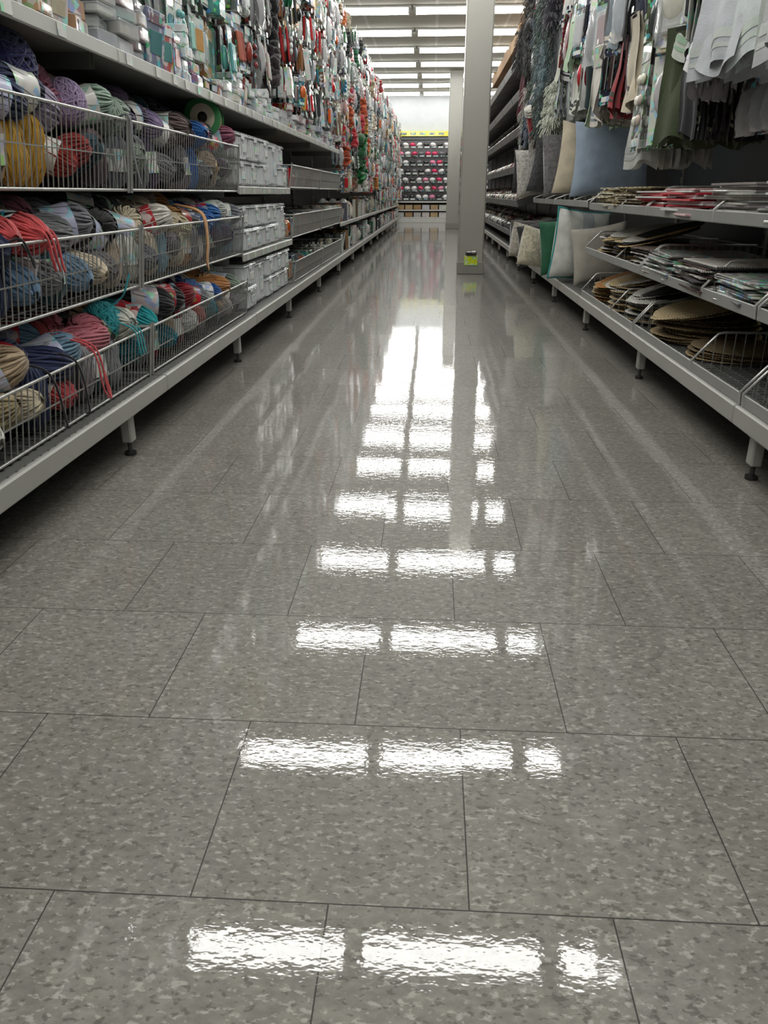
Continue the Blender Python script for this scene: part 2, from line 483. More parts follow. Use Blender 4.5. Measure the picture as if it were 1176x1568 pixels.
# ------------------------------------------------------------------ yarn
def skein_tmpl(seed, N=46, S=9, K=3):
    rs = np.random.RandomState(seed)
    t_ = np.sin(np.linspace(-PI/2, PI/2, S))*.985
    phi = np.arange(N)*2*PI/N + rs.uniform(-.05, .05, N)
    tw = rs.choice([.5, .3, -.25], N) + rs.uniform(-.2, .2, N)
    A = phi[:, None] + tw[:, None]*t_[None]
    rr = (1-np.abs(t_)**2.8)**.5*.96 + .04
    rr = rr[None]*(1+rs.uniform(-.05, .05, (N, 1)))*(1 - .10*np.exp(-(t_/.35)**2))[None]
    P = np.stack([np.repeat(t_[None], N, 0)*2.0, rr*np.cos(A), rr*np.sin(A)], -1)
    return P
SK = [skein_tmpl(i) for i in range(5)]
def ball_tmpl(seed, N=60, S=17):
    rs = np.random.RandomState(seed); P = []
    th = np.linspace(0, 2*PI, S)
    for i in range(N):
        nrm = rs.normal(size=3); nrm /= np.linalg.norm(nrm)
        u = np.cross(nrm, rs.normal(size=3)); u /= np.linalg.norm(u); v = np.cross(nrm, u)
        P.append((np.outer(np.cos(th), u)+np.outer(np.sin(th), v)+nrm*rs.uniform(-.25, .25))*rs.uniform(.95, 1.03)*.98)
    return np.array(P)
BT = [ball_tmpl(i) for i in range(3)]
def skein(mb, M, R_, L, col, lab=None, detail=True, flat=.88):
    sc = np.diag([L/4, R_, R_*flat, 1.0]); A = np.array(M) @ sc
    th = np.linspace(-PI/2*.99, PI/2*.99, 9)
    V, Q = lathe([(abs(math.cos(q))**.7*.93, math.sin(q)*2*.96) for q in th], 14)
    V = V[:, [2, 0, 1]]
    mb.add(V, Q, tuple(c*.92 for c in col), YARN, Matrix(A.tolist()), True)
    if detail:
        P = R.choice(SK); P2 = P*np.array([L/4, R_, R_*flat])
        tubes(mb, P2, R_*.068, col, YARN, 3, M)
    if lab:
        xs = np.linspace(-.42, .42, 5)
        V, Q = lathe([((1.03 - .05*(1-abs(x)/.42)), x*1.9) for x in xs], 18)
        V = V[:, [2, 0, 1]]
        mb.add(V, Q, lab, PRINT, Matrix(A.tolist()), True)
def yball(mb, c, r, col, squash=1.0):
    M = Matrix.Translation(c) @ Euler((R.uniform(0, 6), R.uniform(0, 6), 0)).to_matrix().to_4x4()
    ellipsoid(mb, (0, 0, 0), (r*.95,)*3, tuple(v*.75 for v in col), YARN, M)
    tubes(mb, R.choice(BT)*r, r*.05, col, YARN, 4, M)

CORAL=(208,76,80); NAVY=(28,42,82); DRED=(132,18,30); TEAL=(18,114,128); TURQ=(44,168,176); CREAM=(220,208,182); BEIGE=(180,160,130)
MUST=(192,146,36); BRICK=(156,44,36); MAUVE=(160,94,114); LILAC=(166,146,180); SAGE=(150,168,152); DPUR=(66,48,84); GBR=(108,92,90)
GREY=(130,130,136); BLACK=(26,25,28); WHITE=(226,224,218); TAN=(198,144,86); BLUE=(26,96,168); LBL=(126,160,186); PINK=(214,120,134); DTEAL=(22,68,78)
def yarn_fill(side, a, b_, z, h, xf, low, top, rest, lift=0.0):
    mb = MB(); s = side
    y = a+.06; i = 0
    while y < b_-.05:
        c = low[min(i, len(low)-1)] if i < len(low) else R.choice(rest)
        rr = R.uniform(.043, .050)
        M = TR(s*(xf+.060), y, z+.085, R.uniform(-.3, .3), R.choice((PI/2, PI/2, .35, 2.8))+R.uniform(-.15, .15), R.uniform(-.4, .4))
        skein(mb, M, rr, R.uniform(.14, .16), jit(c), R.choice((None, WHITE, None)), True)
        c2 = R.choice(rest)
        M = TR(s*(xf+.19), y, z+.08, 0, R.uniform(-.3, .3), R.uniform(-.5, .5))
        skein(mb, M, rr, .17, jit(c2), None, False)
        M = TR(s*(xf+.33), y, z+.10, 0, R.uniform(-.3, .3), PI/2+R.uniform(-.5, .5))
        skein(mb, M, .06, .17, jit(R.choice(rest)), None, False)
        y += .092; i += 1
    y = a+.07; i = 0
    LB = (WHITE, (206, 208, 236), WHITE, WHITE, None, (196, 40, 50), BLACK, (160, 200, 220))
    while y < b_-.06:
        c = top[i] if i < len(top) else R.choice(rest)
        M = TR(s*(xf+R.uniform(.065, .10)), y, z+h+R.uniform(.0, .028)+lift*.3, R.uniform(-.2, .2), R.uniform(-.35, .35), R.choice((R.uniform(-.5, .5), PI/2+R.uniform(-.5, .5), R.uniform(.4, 1.2))))
        skein(mb, M, R.uniform(.050, .058), R.uniform(.18, .21), jit(c), R.choice(LB), True)
        M = TR(s*(xf+.21), y+.04, z+h+R.uniform(.02, .05)+lift, 0, R.uniform(-.2, .2), R.uniform(-.9, .9))
        skein(mb, M, .055, .19, jit(R.choice([c, c, R.choice(rest)])), R.choice(LB), True)
        M = TR(s*(xf+.34), y+.02, z+h+R.uniform(.01, .05), 0, R.uniform(-.2, .2), R.uniform(-.9, .9))
        skein(mb, M, .055, .18, jit(R.choice(rest)), None, False)
        y += .098; i += 1
    return mb
REST = [GREY, NAVY, CREAM, MAUVE, DPUR, BLACK, SAGE, BEIGE, DTEAL, GBR, GREY, LBL]
XF = .885
tiers = [(.178, .150), (.447, .165), (.715, .185)]
def hang_tail(mb, pts, col, r=.0025):
    P = [Vector(p) for p in pts]; out = []
    for i in range(len(P)-1):
        p0 = P[max(i-1, 0)]; p1 = P[i]; p2 = P[i+1]; p3 = P[min(i+2, len(P)-1)]
        for k in range(6):
            u = k/6; out.append(.5*((2*p1)+(-p0+p2)*u+(2*p0-5*p1+4*p2-p3)*u*u+(-p0+3*p1-3*p2+p3)*u**3))
    out.append(P[-1]); tubes(mb, np.array([tuple(p) for p in out]), r, col, YARN, 5)
spec = {
 (0, 0): ([CREAM, CREAM, CREAM, GBR, WHITE, BEIGE, CREAM, NAVY, CORAL, BLACK, GREY, DTEAL, GREY, TEAL], [CREAM, CREAM, TAN, CREAM, CREAM, BEIGE, NAVY, NAVY, LBL, CORAL, PINK, PINK, WHITE, TURQ]),
 (0, 1): ([GREY, NAVY, BRICK, TEAL, NAVY, DRED, NAVY, LBL, GREY, DTEAL, LBL, CREAM, GREY, CREAM], [NAVY, DRED, DRED, NAVY, DRED, NAVY, CORAL, CORAL, CORAL, GREY, GREY, BLACK, BLACK, CREAM]),
 (0, 2): ([GREY, BEIGE, CREAM, BEIGE, GREY, BEIGE, CREAM, BEIGE, MUST, MUST, BRICK, BRICK, DTEAL, GBR], [NAVY, NAVY, NAVY, NAVY, NAVY, NAVY, NAVY, NAVY, NAVY, LILAC, MAUVE, MAUVE, SAGE, SAGE]),
 (1, 0): ([GREY, DRED, TEAL, BEIGE, DRED, WHITE, BRICK, GREY, TEAL, BEIGE, GREY, WHITE], [TURQ, BLACK, BLACK, DRED, DRED, GREY, GREY, BLUE, BLUE, TAN, TAN, GREY]),
 (1, 1): ([WHITE, GREY, CREAM, LBL, GREY, CREAM, TAN, GREY, WHITE, GREY], [CREAM, CREAM, WHITE, CREAM, CREAM, CREAM, TAN, BLUE, BLUE, BLUE, WHITE, WHITE]),
 (1, 2): ([GREY, SAGE, GREY, DPUR, GREY, BLACK, GREY, GREY, BLUE, GREY], [SAGE, DPUR, DPUR, LILAC, GBR, GBR, BLACK, DPUR, BLUE, BLUE, DTEAL]),
}
B0 = YL[2]
for bay in (0, 1):
    a, b_ = YL[1+bay], YL[2+bay]
    for ti, (z, h) in enumerate(tiers):
        wire_basket(-1, a, b_, z, h, XF)
        low, top = spec[(bay, ti)]
        mb = yarn_fill(-1, a, b_, z, h-.01, XF, low, top, REST, lift=.05 if ti == 2 else .015)
        if (bay, ti) == (0, 2):
            yball(mb, (-.985, 1.93, z+h+.075), .080, (34, 38, 90))
            yball(mb, (-1.02, 2.12, z+h+.055), .062, MAUVE)
            yball(mb, (-.95, 2.17, z+h+.025), .055, LILAC)
        if (bay, ti) == (1, 2):
            yball(mb, (-.95, B0+.05, z+h+.015), .055, SAGE)
            for k in range(3): hang_tail(mb, [(-.9, B0-.02+.004*k, z+h), (-.853, B0-.02+.005*k, z+h+.01), (-.852, B0-.02+.004*k, z+.1), (-.85, B0+.01+.003*k, z+.02)], GREY, .0015)
        if (bay, ti) == (0, 1):
            for q in range(3):
                o = .022*q
                hang_tail(mb, [(-.93, 1.74+o, z+h+.03), (-.855, 1.75+o, z+h+.02), (-.845, 1.76+o, z+.13-.012*q), (-.85, 1.775+o, z+.10), (-.856, 1.77+o, z+.15)], CORAL, .0026)
            hang_tail(mb, [(-.9, 1.62, z+h-.01), (-.85, 1.64, z+h+.01), (-.84, 1.66, z+.12), (-.85, 1.68, z+.13), (-.86, 1.66, z+h)], BLACK, .0025)
        if (bay, ti) == (1, 1):
            for k in range(6):
                hang_tail(mb, [(-.95, 3.0+.006*k, z+h+.06), (-.858, 3.01+.006*k, z+h+.03), (-.845, 3.02+.004*k, z+.10), (-.85, 3.01+.004*k, z+.03), (-.853, 3.04, z-.01)], TAN, .0032)
        if (bay, ti) == (0, 0):
            for q in range(2):
                o = .02*q
                hang_tail(mb, [(-.95, 1.9+o, z+h+.05), (-.855, 1.91+o, z+h+.02), (-.845, 1.93+o, z+.06), (-.845, 1.97, z+.03), (-.86, 1.98, z+.1)], CORAL, .0026)
            hang_tail(mb, [(-.95, 1.66, z+h+.03), (-.855, 1.67, z+h+.01), (-.845, 1.70, z+.04), (-.86, 1.72, z+.02)], BLACK, .003)
            hang_tail(mb, [(-.95, 1.80, z+h+.03), (-.855, 1.81, z+h+.01), (-.845, 1.83, z+.04), (-.86, 1.84, z+.02)], BLACK, .003)
            yball(mb, (-.95, B0-.16, z+h+.04), .055, TURQ)
            hang_tail(mb, [(-.93, B0-.16, z+h+.07), (-.90, B0-.13, z+h+.10), (-.88, B0-.14, z+h+.12), (-.86, B0-.14, z+h+.17)], TURQ, .003)
            for q in range(3):
                o = .022*q
                hang_tail(mb, [(-.93, B0-.18+o, z+h+.05), (-.858, B0-.17+o, z+h+.02), (-.848, B0-.16+o, z+.12-.01*q), (-.85, B0-.15+o, z+.09), (-.858, B0-.14+o, z+.13)], TURQ, .0022)
        if (bay, ti) == (1, 0):
            skein(mb, TR(-.955, B0+.17, z+h+.05, 0, .15, .6), .066, .22, (24, 24, 28), (190, 176, 176))
            skein(mb, TR(-.95, B0+.33, z+h+.045, 0, .1, .9), .055, .2, (20, 20, 24), (176, 36, 48))
            yball(mb, (-.96, B0+.05, z+h+.0), .048, TURQ)
        mb.build('yarn_skein_pile')
mb = MB()
A = TR(-.965, 3.57, 1.0, PI/2, 0, .15)
for prof, c in (([(.062, -.07), (.064, -.06), (.064, .055), (.062, .07)], (196, 172, 132)), ([(.072, .062), (.074, .066), (.074, .078), (.072, .082)], (54, 120, 70)),
                ([(.074, .082), (.05, .083)], (60, 130, 78)), ([(.05, .083), (.02, .083)], (214, 204, 180)), ([(.02, .083), (.019, .0)], (50, 45, 40)), ([(.072, -.08), (.074, -.062), (.062, -.062)], (54, 120, 70))):
    V, Q = lathe(prof, 28); mb.add(V, Q, c, CARD, A, True)
mb.build('twine_spool')

# ------------------------------------------------------------------ bay C : clear storage boxes on flat shelves
def storage_box(mb, cx, cy, cz, sx, sy, sz, s):
    cbox(mb, cx, cy, cz+sz*.46, sx, sy, sz*.90, (240, 244, 246), CLEAR, .014)
    cbox(mb, cx, cy, cz+sz*.95, sx+.006, sy+.006, sz*.08, (236, 240, 242), CLEAR, .006)
    cbox(mb, cx, cy, cz+sz*.89, sx+.010, sy+.010, .004, (240, 242, 242), GLOSS, .001)
    for k in (-.36, -.18, 0, .18, .36):
        cbox(mb, cx, cy+k*sy, cz+sz*.45, sx+.002, .004, sz*.72, (240, 242, 244), GLOSS, .001)
    for k in (-.33, 0, .33):
        cbox(mb, cx+k*sx, cy, cz+sz*.45, .004, sy+.002, sz*.72, (240, 242, 244), GLOSS, .001)
    cbox(mb, cx, cy, cz+sz*.36, sx*.86, sy*.9, sz*.6, R.choice([(222, 226, 230), (180, 188, 196), (236, 236, 232), (190, 180, 170)]), FABRIC, .01)
    cbox(mb, cx-s*(sx/2+.004), cy, cz+sz*.84, .008, .045, .022, (240, 242, 242), GLOSS, .002)
    cbox(mb, cx, cy-sy/2-.003, cz+sz*.84, .045, .008, .022, (240, 242, 242), GLOSS, .002)
    cbox(mb, cx-s*(sx/2+.002), cy+sy*.15, cz+sz*.42, .002, sy*.35, sz*.3, (240, 240, 236), PRINT, .0005)
a, b_ = YL[3], YL[4]
for z in (.447, .74): flat_shelf(-1, a, b_, z, .88)
for z0, zt in ((.178, .40), (.448, .66), (.741, .97)):
    mb = MB(); y = a+.03
    while y < b_-.22:
        sy = R.uniform(.21, .27); zz = z0
        n_ = R.choice((1, 2, 2)); sz = (zt-z0)/n_
        for q in range(n_):
            storage_box(mb, -(.89+.13)+R.uniform(-.01, .012), y+sy/2+R.uniform(-.006, .006), zz+.001, .25, sy-.014, sz-.003, -1); zz += sz
        y += sy+.012
    mb.build('clear_storage_boxes')

# ------------------------------------------------------------------ pack generators
def P_card(mb, M, w, h, c1, c2, c3):
    cbox(mb, 0, 0, -h/2, .003, w, h, c1, PRINT, .001, M)
    cbox(mb, .001, 0, -h*.09, .005, w*.99, h*.17, c2, PRINT, .001, M)
    k = R.random()
    if k < .35: ellipsoid(mb, (.01, 0, -h*.52), (.016, w*.36, h*.22), c3, GLOSS, M)
    elif k < .6:
        for j in (-1, 0, 1): cbox(mb, .009, j*w*.28, -h*.55, .014, w*.2, h*.5, jit(c3, 30), GLOSS, .004, M)
    elif k < .8:
        for j in (-1, 1):
            for l in (0, 1, 2): ellipsoid(mb, (.009, j*w*.2, -h*(.33+.19*l)), (.011, w*.15, w*.15), jit(c3, 30), GLOSS, M)
    else: cbox(mb, .009, 0, -h*.55, .016, w*.75, h*.55, (225, 228, 230), CLEAR, .006, M); cbox(mb, .006, 0, -h*.55, .01, w*.6, h*.42, c3, FABRIC, .004, M)
    cbox(mb, .003, 0, -h*.92, .005, w*.7, h*.08, (225, 225, 220), PRINT, .001, M)
def P_bag(mb, M, w, h, c1, c2, c3):
    cbox(mb, .001, 0, -h*.08, .005, w, h*.17, c2, PRINT, .001, M)
    ellipsoid(mb, (0, 0, -h*.58), (.02, w*.42, h*.38), c3, FABRIC, M)
    U = np.linspace(-1, 1, 7)
    for sg in (-1, 1):
        Y, Z = np.meshgrid(U, U, indexing='ij')
        X = sg*.024*(1-Y**2)**.5*(1-Z**2)**.5 + .003*np.sin(Y*9+Z*7+sg)
        mb.add(np.stack([X, Y*w/2, -h*.55+Z*h*.46], -1).reshape(-1, 3), gridq(7, 7), (225, 227, 229), CLEAR, M, True)
def P_sticks(mb, M, w, h, c1, c2, c3):
    cbox(mb, 0, 0, -h*.1, .006, w, h*.2, c2, PRINT, .001, M)
    for j in range(6):
        y = (-.5+(j+.5)/6)*w*.9
        cyl(mb, (.004, y, -h*R.uniform(.9, 1)), (.004, y, -h*.15), w*.055, jit(c3, 12), CARD, 6, M)
def P_garland(mb, M, w, h, c1, c2, c3):
    n = 7
    for j in range(n):
        ellipsoid(mb, (R.uniform(-.01, .01), R.uniform(-.012, .012), -h*(j+.5)/n), (w*.3, w*R.uniform(.3, .5), h/n*.75), jit(c3, 18), FUZZ, M, Euler((R.uniform(-1, 1), 0, 0)))
def P_plush(mb, M, w, h, c1, c2, c3):
    n = 4; S = []
    for j in range(n):
        c = np.array([R.uniform(-.015, .015), R.uniform(-.02, .02), -h*(j+.5)/n]); r = np.array([w*.36, w*R.uniform(.42, .5), h/n*.8])
        ellipsoid(mb, c, tuple(r*.85), c3, FUZZ, M)
        d = NR.normal(size=(90, 3)); d /= np.linalg.norm(d, axis=1, keepdims=True)
        p0 = c + d*r*.8; p1 = c + d*r*1.12 + np.array([0, 0, -.012]); p2 = p1 + d*.012 + np.array([0, 0, -.022])
        S.append(np.stack([p0, p1, p2], 1))
    tubes(mb, np.concatenate(S), .0028, tuple(min(255, v*1.15) for v in c3), FUZZ, 3, M)
def P_box(mb, M, w, h, c1, c2, c3):
    cbox(mb, 0, 0, -h*.55, .035, w, h*.88, c1, PRINT, .002, M)
    cbox(mb, .0, 0, -h*.06, .003, w*.5, h*.1, c1, PRINT, .001, M)
    cbox(mb, .018, 0, -h*.55, .003, w*.8, h*.45, c3, GLOSS, .001, M)
def P_cloth(mb, M, w, h, c1, c2, c3):
    U = np.linspace(-1, 1, 13); Z = np.linspace(0, 1, 9)
    ph = R.uniform(0, 6); k = R.uniform(3, 6); am = R.uniform(.008, .02)
    stripe = R.random() < .4; head = R.random() < .5
    for off in (-1, 1):
        Y, T = np.meshgrid(U, Z, indexing='ij')
        def F(Y, T, e=0):
            X = off*(.006+.010*T+e) + am*T*np.sin(k*Y+ph) + .004*np.sin(9*T+ph)
            return np.stack([X, Y*w/2*(1+.06*T*np.sin(ph)-.08*(1-T)), -T*h+.02*T*np.sin(2.3*Y+ph)], -1).reshape(-1, 3)
        mb.add(F(Y, T), gridq(13, 9), c1, FABRIC, M, True)
        if stripe:
            for lo_, hi_ in ((.80, .86), (.89, .92)):
                mb.add(F(Y[:, :2], np.zeros((13, 2))+np.array([lo_, hi_]), .0015), gridq(13, 2), c3, FABRIC, M, True)
    if head: cbox(mb, 0, 0, -h*.14, .026, w*.55, h*.28, c2, PRINT, .003, M)
    cbox(mb, 0, 0, -.006, .016, w*.5, .02, (40, 40, 42), GLOSS, .003, M)
KIND = dict(card=P_card, bag=P_bag, sticks=P_sticks, garland=P_garland, box=P_box, cloth=P_cloth, plush=P_plush)

PW = [(216, 216, 212)]*4+[(190, 195, 198), (50, 124, 120), (110, 166, 160), (32, 32, 34), (140, 94, 56), (186, 44, 40), (80, 90, 100), (210, 180, 140), (60, 56, 54)]
PM = [(214, 214, 208)]*4+[(180, 18, 28)]*4+[(30, 30, 32)]*3+[(20, 96, 54), (114, 76, 44), (198, 136, 36), (150, 170, 180), (20, 106, 122), (206, 94, 44), (70, 56, 50), (180, 160, 136)]
PD = [(160, 156, 148), (180, 178, 170), (30, 30, 34), (120, 18, 32), (28, 66, 46), (80, 80, 86), (54, 50, 48), (170, 156, 130), (130, 96, 70), (200, 198, 192)]
def hang(side, y0, y1, rows, xfront, pal, kinds, name, wr=(.07, .11), n=4, gapx=.035, miss=.05, rz=.22, gapy=(.006, .02)):
    mb = MB(); s = side; base = 0 if s < 0 else PI
    for (zt, hmin, hmax) in rows:
        y = y0+.05
        while y < y1-.04:
            w = R.uniform(*wr); kd = R.choice(kinds); h = R.uniform(hmin, hmax)
            yc = y+w/2
            if R.random() > miss:
                xf = xfront+R.uniform(-.03, .05)
                beams(mb, [[(s*XB, yc, zt+.012), (s*(xf-.015), yc, zt+.006)]], .0022, (170, 170, 168), K=4)
                cbox(mb, s*(xf-.018), yc, zt+.012, .002, .035, .022, (215, 215, 208), PRINT, .0005)
                c1, c2, c3 = jit(R.choice(pal)), jit(R.choice(pal)), jit(R.choice(pal), 25)
                rzz = R.uniform(-rz, rz)
                for q in range(n):
                    x = xf+q*gapx
                    if x > XB-.04: break
                    M = TR(s*x, yc+R.uniform(-.004, .004), zt+R.uniform(-.006, .004), R.uniform(-.05, .05), R.uniform(-.10, .10), base+rzz+R.uniform(-.08, .08))
                    if q < 2 or kd in ('cloth', 'garland', 'plush'): KIND[kd](mb, M, w, h, c1, c2, c3)
                    else: cbox(mb, 0, 0, -h/2, .02, w*.9, h*.95, c1, PRINT, .003, M)
            y += w+R.uniform(*gapy)
    return mb.build(name)

for i in range(0, 6):
    flat_shelf(-1, YL[i], YL[i+1], 1.078, .875, lip=.036)
def kit_stack(y0, y1, z0, xf, hmax, pal, name, s=-1):
    """mixed craft kits: flat printed boxes, clear-lidded trays and upright packs"""
    mb = MB(); y = y0
    while y < y1-.05:
        w = R.uniform(.08, .16); z = z0; kd = R.random()
        ht = R.uniform(hmax*.6, hmax)
        if kd < .30:
            h = ht; x = xf+.03; c = jit(R.choice(pal), 20)
            while x < xf+.26:
                M = TR(s*x, y+w/2, z0+.002, 0, R.uniform(-.12, .12)-.06*s, R.uniform(-.12, .12))
                cbox(mb, 0, 0, h/2, .016, w-.01, h, c, PRINT, .002, M)
                cbox(mb, -s*.009, 0, h*.45, .002, w*.6, h*.4, jit(R.choice(pal), 20), GLOSS, .0005, M)
                cbox(mb, -s*.009, 0, h*.85, .003, w*.85, h*.16, jit(R.choice(pal), 20), PRINT, .0005, M)
                x += .022
        else:
            c = jit(R.choice(pal), 20)
            while z < z0+ht:
                hh = R.uniform(.022, .045)
                M = TR(s*(xf+.10)+R.uniform(-.02, .02), y+w/2, z+hh/2+.001, 0, 0, R.uniform(-.22, .22))
                if kd < .70:
                    cbox(mb, 0, 0, 0, .17, w-.01, hh-.002, (226, 230, 232), CLEAR, .004, M)
                    for q in range(4): cbox(mb, -.06+.04*q, 0, -.002, .034, w-.022, hh*.66, jit(R.choice(pal), 25), GLOSS, .003, M)
                else:
                    cbox(mb, 0, 0, 0, .17, w-.01, hh-.002, c, PRINT, .002, M)
                    cbox(mb, -s*.0855, 0, 0, .002, w*.6, hh*.6, jit(R.choice(pal), 30), PRINT, .0005, M)
                z += hh
        y += w+.008
    return mb.build(name)
PK = [(222, 220, 216), (210, 212, 216), (160, 64, 60), (70, 130, 130), (150, 110, 130), (190, 146, 112), (90, 96, 120), (40, 40, 44), (216, 212, 204), (180, 170, 150)]
kit_stack(1.1, 2.3, 1.08, .88, .13, PK, 'craft_kit_boxes')
kit_stack(2.34, 3.2, 1.08, .88, .19, PK, 'craft_kit_boxes')
kit_stack(3.25, 3.9, 1.08, .88, .07, PK, 'craft_kit_boxes')
kit_stack(3.9, 4.9, 1.08, .88, .13, [(226, 226, 224)]*4+[(180, 186, 190), (150, 60, 50)], 'craft_kit_boxes')
kit_stack(5.0, 7.8, 1.08, .88, .12, [(215, 216, 216), (190, 195, 200), (170, 40, 36), (80, 80, 86)], 'craft_kit_boxes')

hang(-1, YL[0], 3.15, [(1.56, .20, .27), (1.86, .2, .27), (2.14, .2, .26)], .93, PW, ['bag', 'card', 'card', 'box'], 'hanging_craft_packages', n=4)
hang(-1, 3.15, 3.9, [(1.38, .16, .23), (1.62, .18, .24), (1.88, .18, .24), (2.14, .18, .24)], .93, [(206, 206, 202), (202, 206, 206), (80, 144, 140), (130, 170, 164), (206, 160, 104)], ['card', 'card', 'sticks', 'box'], 'hanging_craft_packages', n=5)
hang(-1, 3.9, 5.0, [(1.46, .16, .25), (1.72, .2, .25), (1.98, .2, .25), (2.2, .16, .2)], .91, [(206, 206, 202), (200, 200, 200), (50, 40, 38), (176, 176, 176), (140, 60, 50), (30, 30, 30), (60, 50, 46)], ['bag', 'bag', 'card', 'garland'], 'hanging_craft_packages', n=4)
hang(-1, 5.0, YL[6], [(1.40, .16, .22), (1.62, .16, .21), (1.82, .15, .2), (2.02, .15, .2), (2.2, .15, .18)], .88, PM, ['card', 'card', 'bag', 'box', 'sticks'], 'hanging_craft_packages', n=4)
hang(-1, YL[6], 13.2, [(.92, .15, .2), (1.12, .15, .2), (1.32, .15, .2), (1.52, .15, .2), (1.72, .15, .2), (1.92, .15, .2), (2.12, .15, .2), (2.28, .12, .15)], .86, PM, ['card', 'bag', 'box', 'garland'], 'hanging_decor_packages', n=3, wr=(.09, .14))
hang(-1, 13.2, YL[-1], [(.8, .2, .25), (1.06, .2, .25), (1.32, .2, .25), (1.58, .2, .25), (1.84, .2, .25), (2.1, .2, .25), (2.28, .15, .2)], .86, PM+[(200, 200, 196)]*2, ['card', 'bag', 'box'], 'hanging_decor_packages', n=2, wr=(.12, .18), gapx=.06)

def misc_fill(side, a, b_, z, hmax, xf, pal, name, over=0.0):
    mb = MB(); s = side; y = a+.03; base = 0 if s < 0 else PI
    while y < b_-.06:
        w = R.uniform(.08, .16); k = R.random(); c = jit(R.choice(pal)); h = hmax*R.uniform(.5, 1); yc = y+w/2
        if k < .3:
            for q in range(3):
                cbox(mb, s*(xf+.08+q*.11), yc, z+h/2, .10, w, h, jit(c, 20), PRINT, .003, None)
        elif k < .5:
            for q in range(4):
                M = TR(s*(xf+.06+q*.035), yc, z+.004, 0, .2, base)
                cbox(mb, 0, 0, h/2, .014, w, h, (30, 30, 32) if q % 2 else c, GLOSS, .003, M); cbox(mb, .008, 0, h/2, .002, w*.7, h*.7, (195, 192, 184), PRINT, .0005, M)
        elif k < .75:
            for q in range(3):
                M = TR(s*(xf+.08+q*.11), yc, z+h/2, R.uniform(-.2, .2), R.uniform(-.2, .2), 0)
                ellipsoid(mb, (0, 0, 0), (.06, w*.55, h*.55), jit(c, 15), R.choice((FABRIC, GLOSS, FUZZ)), M)
        else:
            for q in range(3): cyl(mb, (s*(xf+.07+q*.11), yc, z+.001), (s*(xf+.07+q*.11), yc, z+h), w*.38, jit(c, 15), GLOSS, 12)
        y += w+.01
    return mb.build(name)
for i in (4, 5):
    a, b_ = YL[i], YL[i+1]
    for ti, (z, h) in enumerate(((.178, .13), (.447, .14), (.74, .13))):
        wire_basket(-1, a, b_, z, h, .885, pitch=.02)
        misc_fill(-1, a, b_, z+.006, h*1.1, .91, [(30, 30, 32), (50, 48, 50), (90, 84, 80), (170, 24, 30), (60, 62, 66), (200, 100, 30)] if i == 4 else PD, 'picture_frames_and_craft_goods')
for i in range(6, 16):
    a, b_ = YL[i], YL[i+1]
    flat_shelf(-1, a, b_, .45, .875, tags=False)
    misc_fill(-1, a, b_, .451, .22, .86, PD+[(190, 188, 182)]*3+[(60, 90, 70)], 'seasonal_craft_goods')
    misc_fill(-1, a, b_, .178, .2, .85, PD+[(180, 178, 172)]*2, 'seasonal_craft_goods')
mb = MB()
for k in range(6):
    ellipsoid(mb, (-.80+R.uniform(-.03, .03), 9.3+R.uniform(-.12, .12), 1.25-.07*k), (.06, .09, .06), (20, 86, 40), FUZZ, None, Euler((R.uniform(-.6, .6), 0, 0)), True)
for k in range(40):
    M = TR(-.78+R.uniform(-.05, .04), 9.3+R.uniform(-.15, .15), 1.29-.012*k, R.uniform(-1.2, 1.2), R.uniform(-.8, .8), R.uniform(0, 3))
    ellipsoid(mb, (0, 0, 0), (.008, .04, .022), jit((26, 104, 50), 20), GLOSS, M)
mb.build('artificial_ivy_garland')

# ------------------------------------------------------------------ RIGHT side
XT = .85
for i in range(0, 4):
    a, b_ = YRt[i], YRt[i+1]
    wire_tray(1, a, b_, .176, XT, wallh=.12)
    wire_tray(1, a, b_, .405, XT, wallh=.11)
    wire_tray(1, a, b_, .630, XT, wallh=.10, fence=(i < 2))
def disc_stack(mb, cx, cy, z, r, n, cols, tiltx=0., tilty=0., th=.005):
    for q in range(n):
        rr = r*R.uniform(.93, 1.0)
        M = TR(cx+R.uniform(-.02, .02), cy+R.uniform(-.02, .02), z+q*th*1.15+th/2, tiltx+R.uniform(-.02, .02), tilty+R.uniform(-.02, .02), R.uniform(0, 6))
        c = cols[q % len(cols)]
        V, Q = lathe([(.001, th/2), (rr*.55, th/2), (rr*.56, th*.62), (rr*.97, th/2), (rr, 0), (rr*.97, -th/2), (.001, -th/2)], 32)
        mb.add(V, Q[:, ::-1], c, WEAVE, M, False)
def leaned_discs(mb, cy, z, r, n, cols, s=1):
    for q in range(n):
        th = .005
        M = Matrix.Translation((1.02+.01*q, cy+R.uniform(-.03, .03), z+.045+.006*q)) @ Euler((R.uniform(-.08, .08), -.22+R.uniform(-.05, .05), 0)).to_matrix().to_4x4()
        V, Q = lathe([(.001, th/2), (r*.97, th/2), (r, 0), (r*.97, -th/2), (.001, -th/2)], 32)
        mb.add(V, Q[:, ::-1], cols[q % len(cols)], WEAVE, M, False)
def sheet_stack(mb, cx, cy, z, w, l, n, cols, th=.004, mat=PRINT, base_rz=0):
    for q in range(n):
        M = TR(cx+R.uniform(-.02, .02), cy+R.uniform(-.025, .025), z+q*th*1.1+th/2, 0, 0, base_rz+R.uniform(-.14, .14))
        cbox(mb, 0, 0, 0, w, l, th, jit(cols[q % len(cols)], 8), mat, .001, M)
STR=(200,176,130); BLK=(30,28,28); WHT=(210,208,200); TANP=(190,130,66)
mb = MB()
disc_stack(mb, 1.05, 4.30, .186, .175, 15, [STR, TANP, STR]); leaned_discs(mb, 4.2, .25, .17, 4, [TANP, STR])
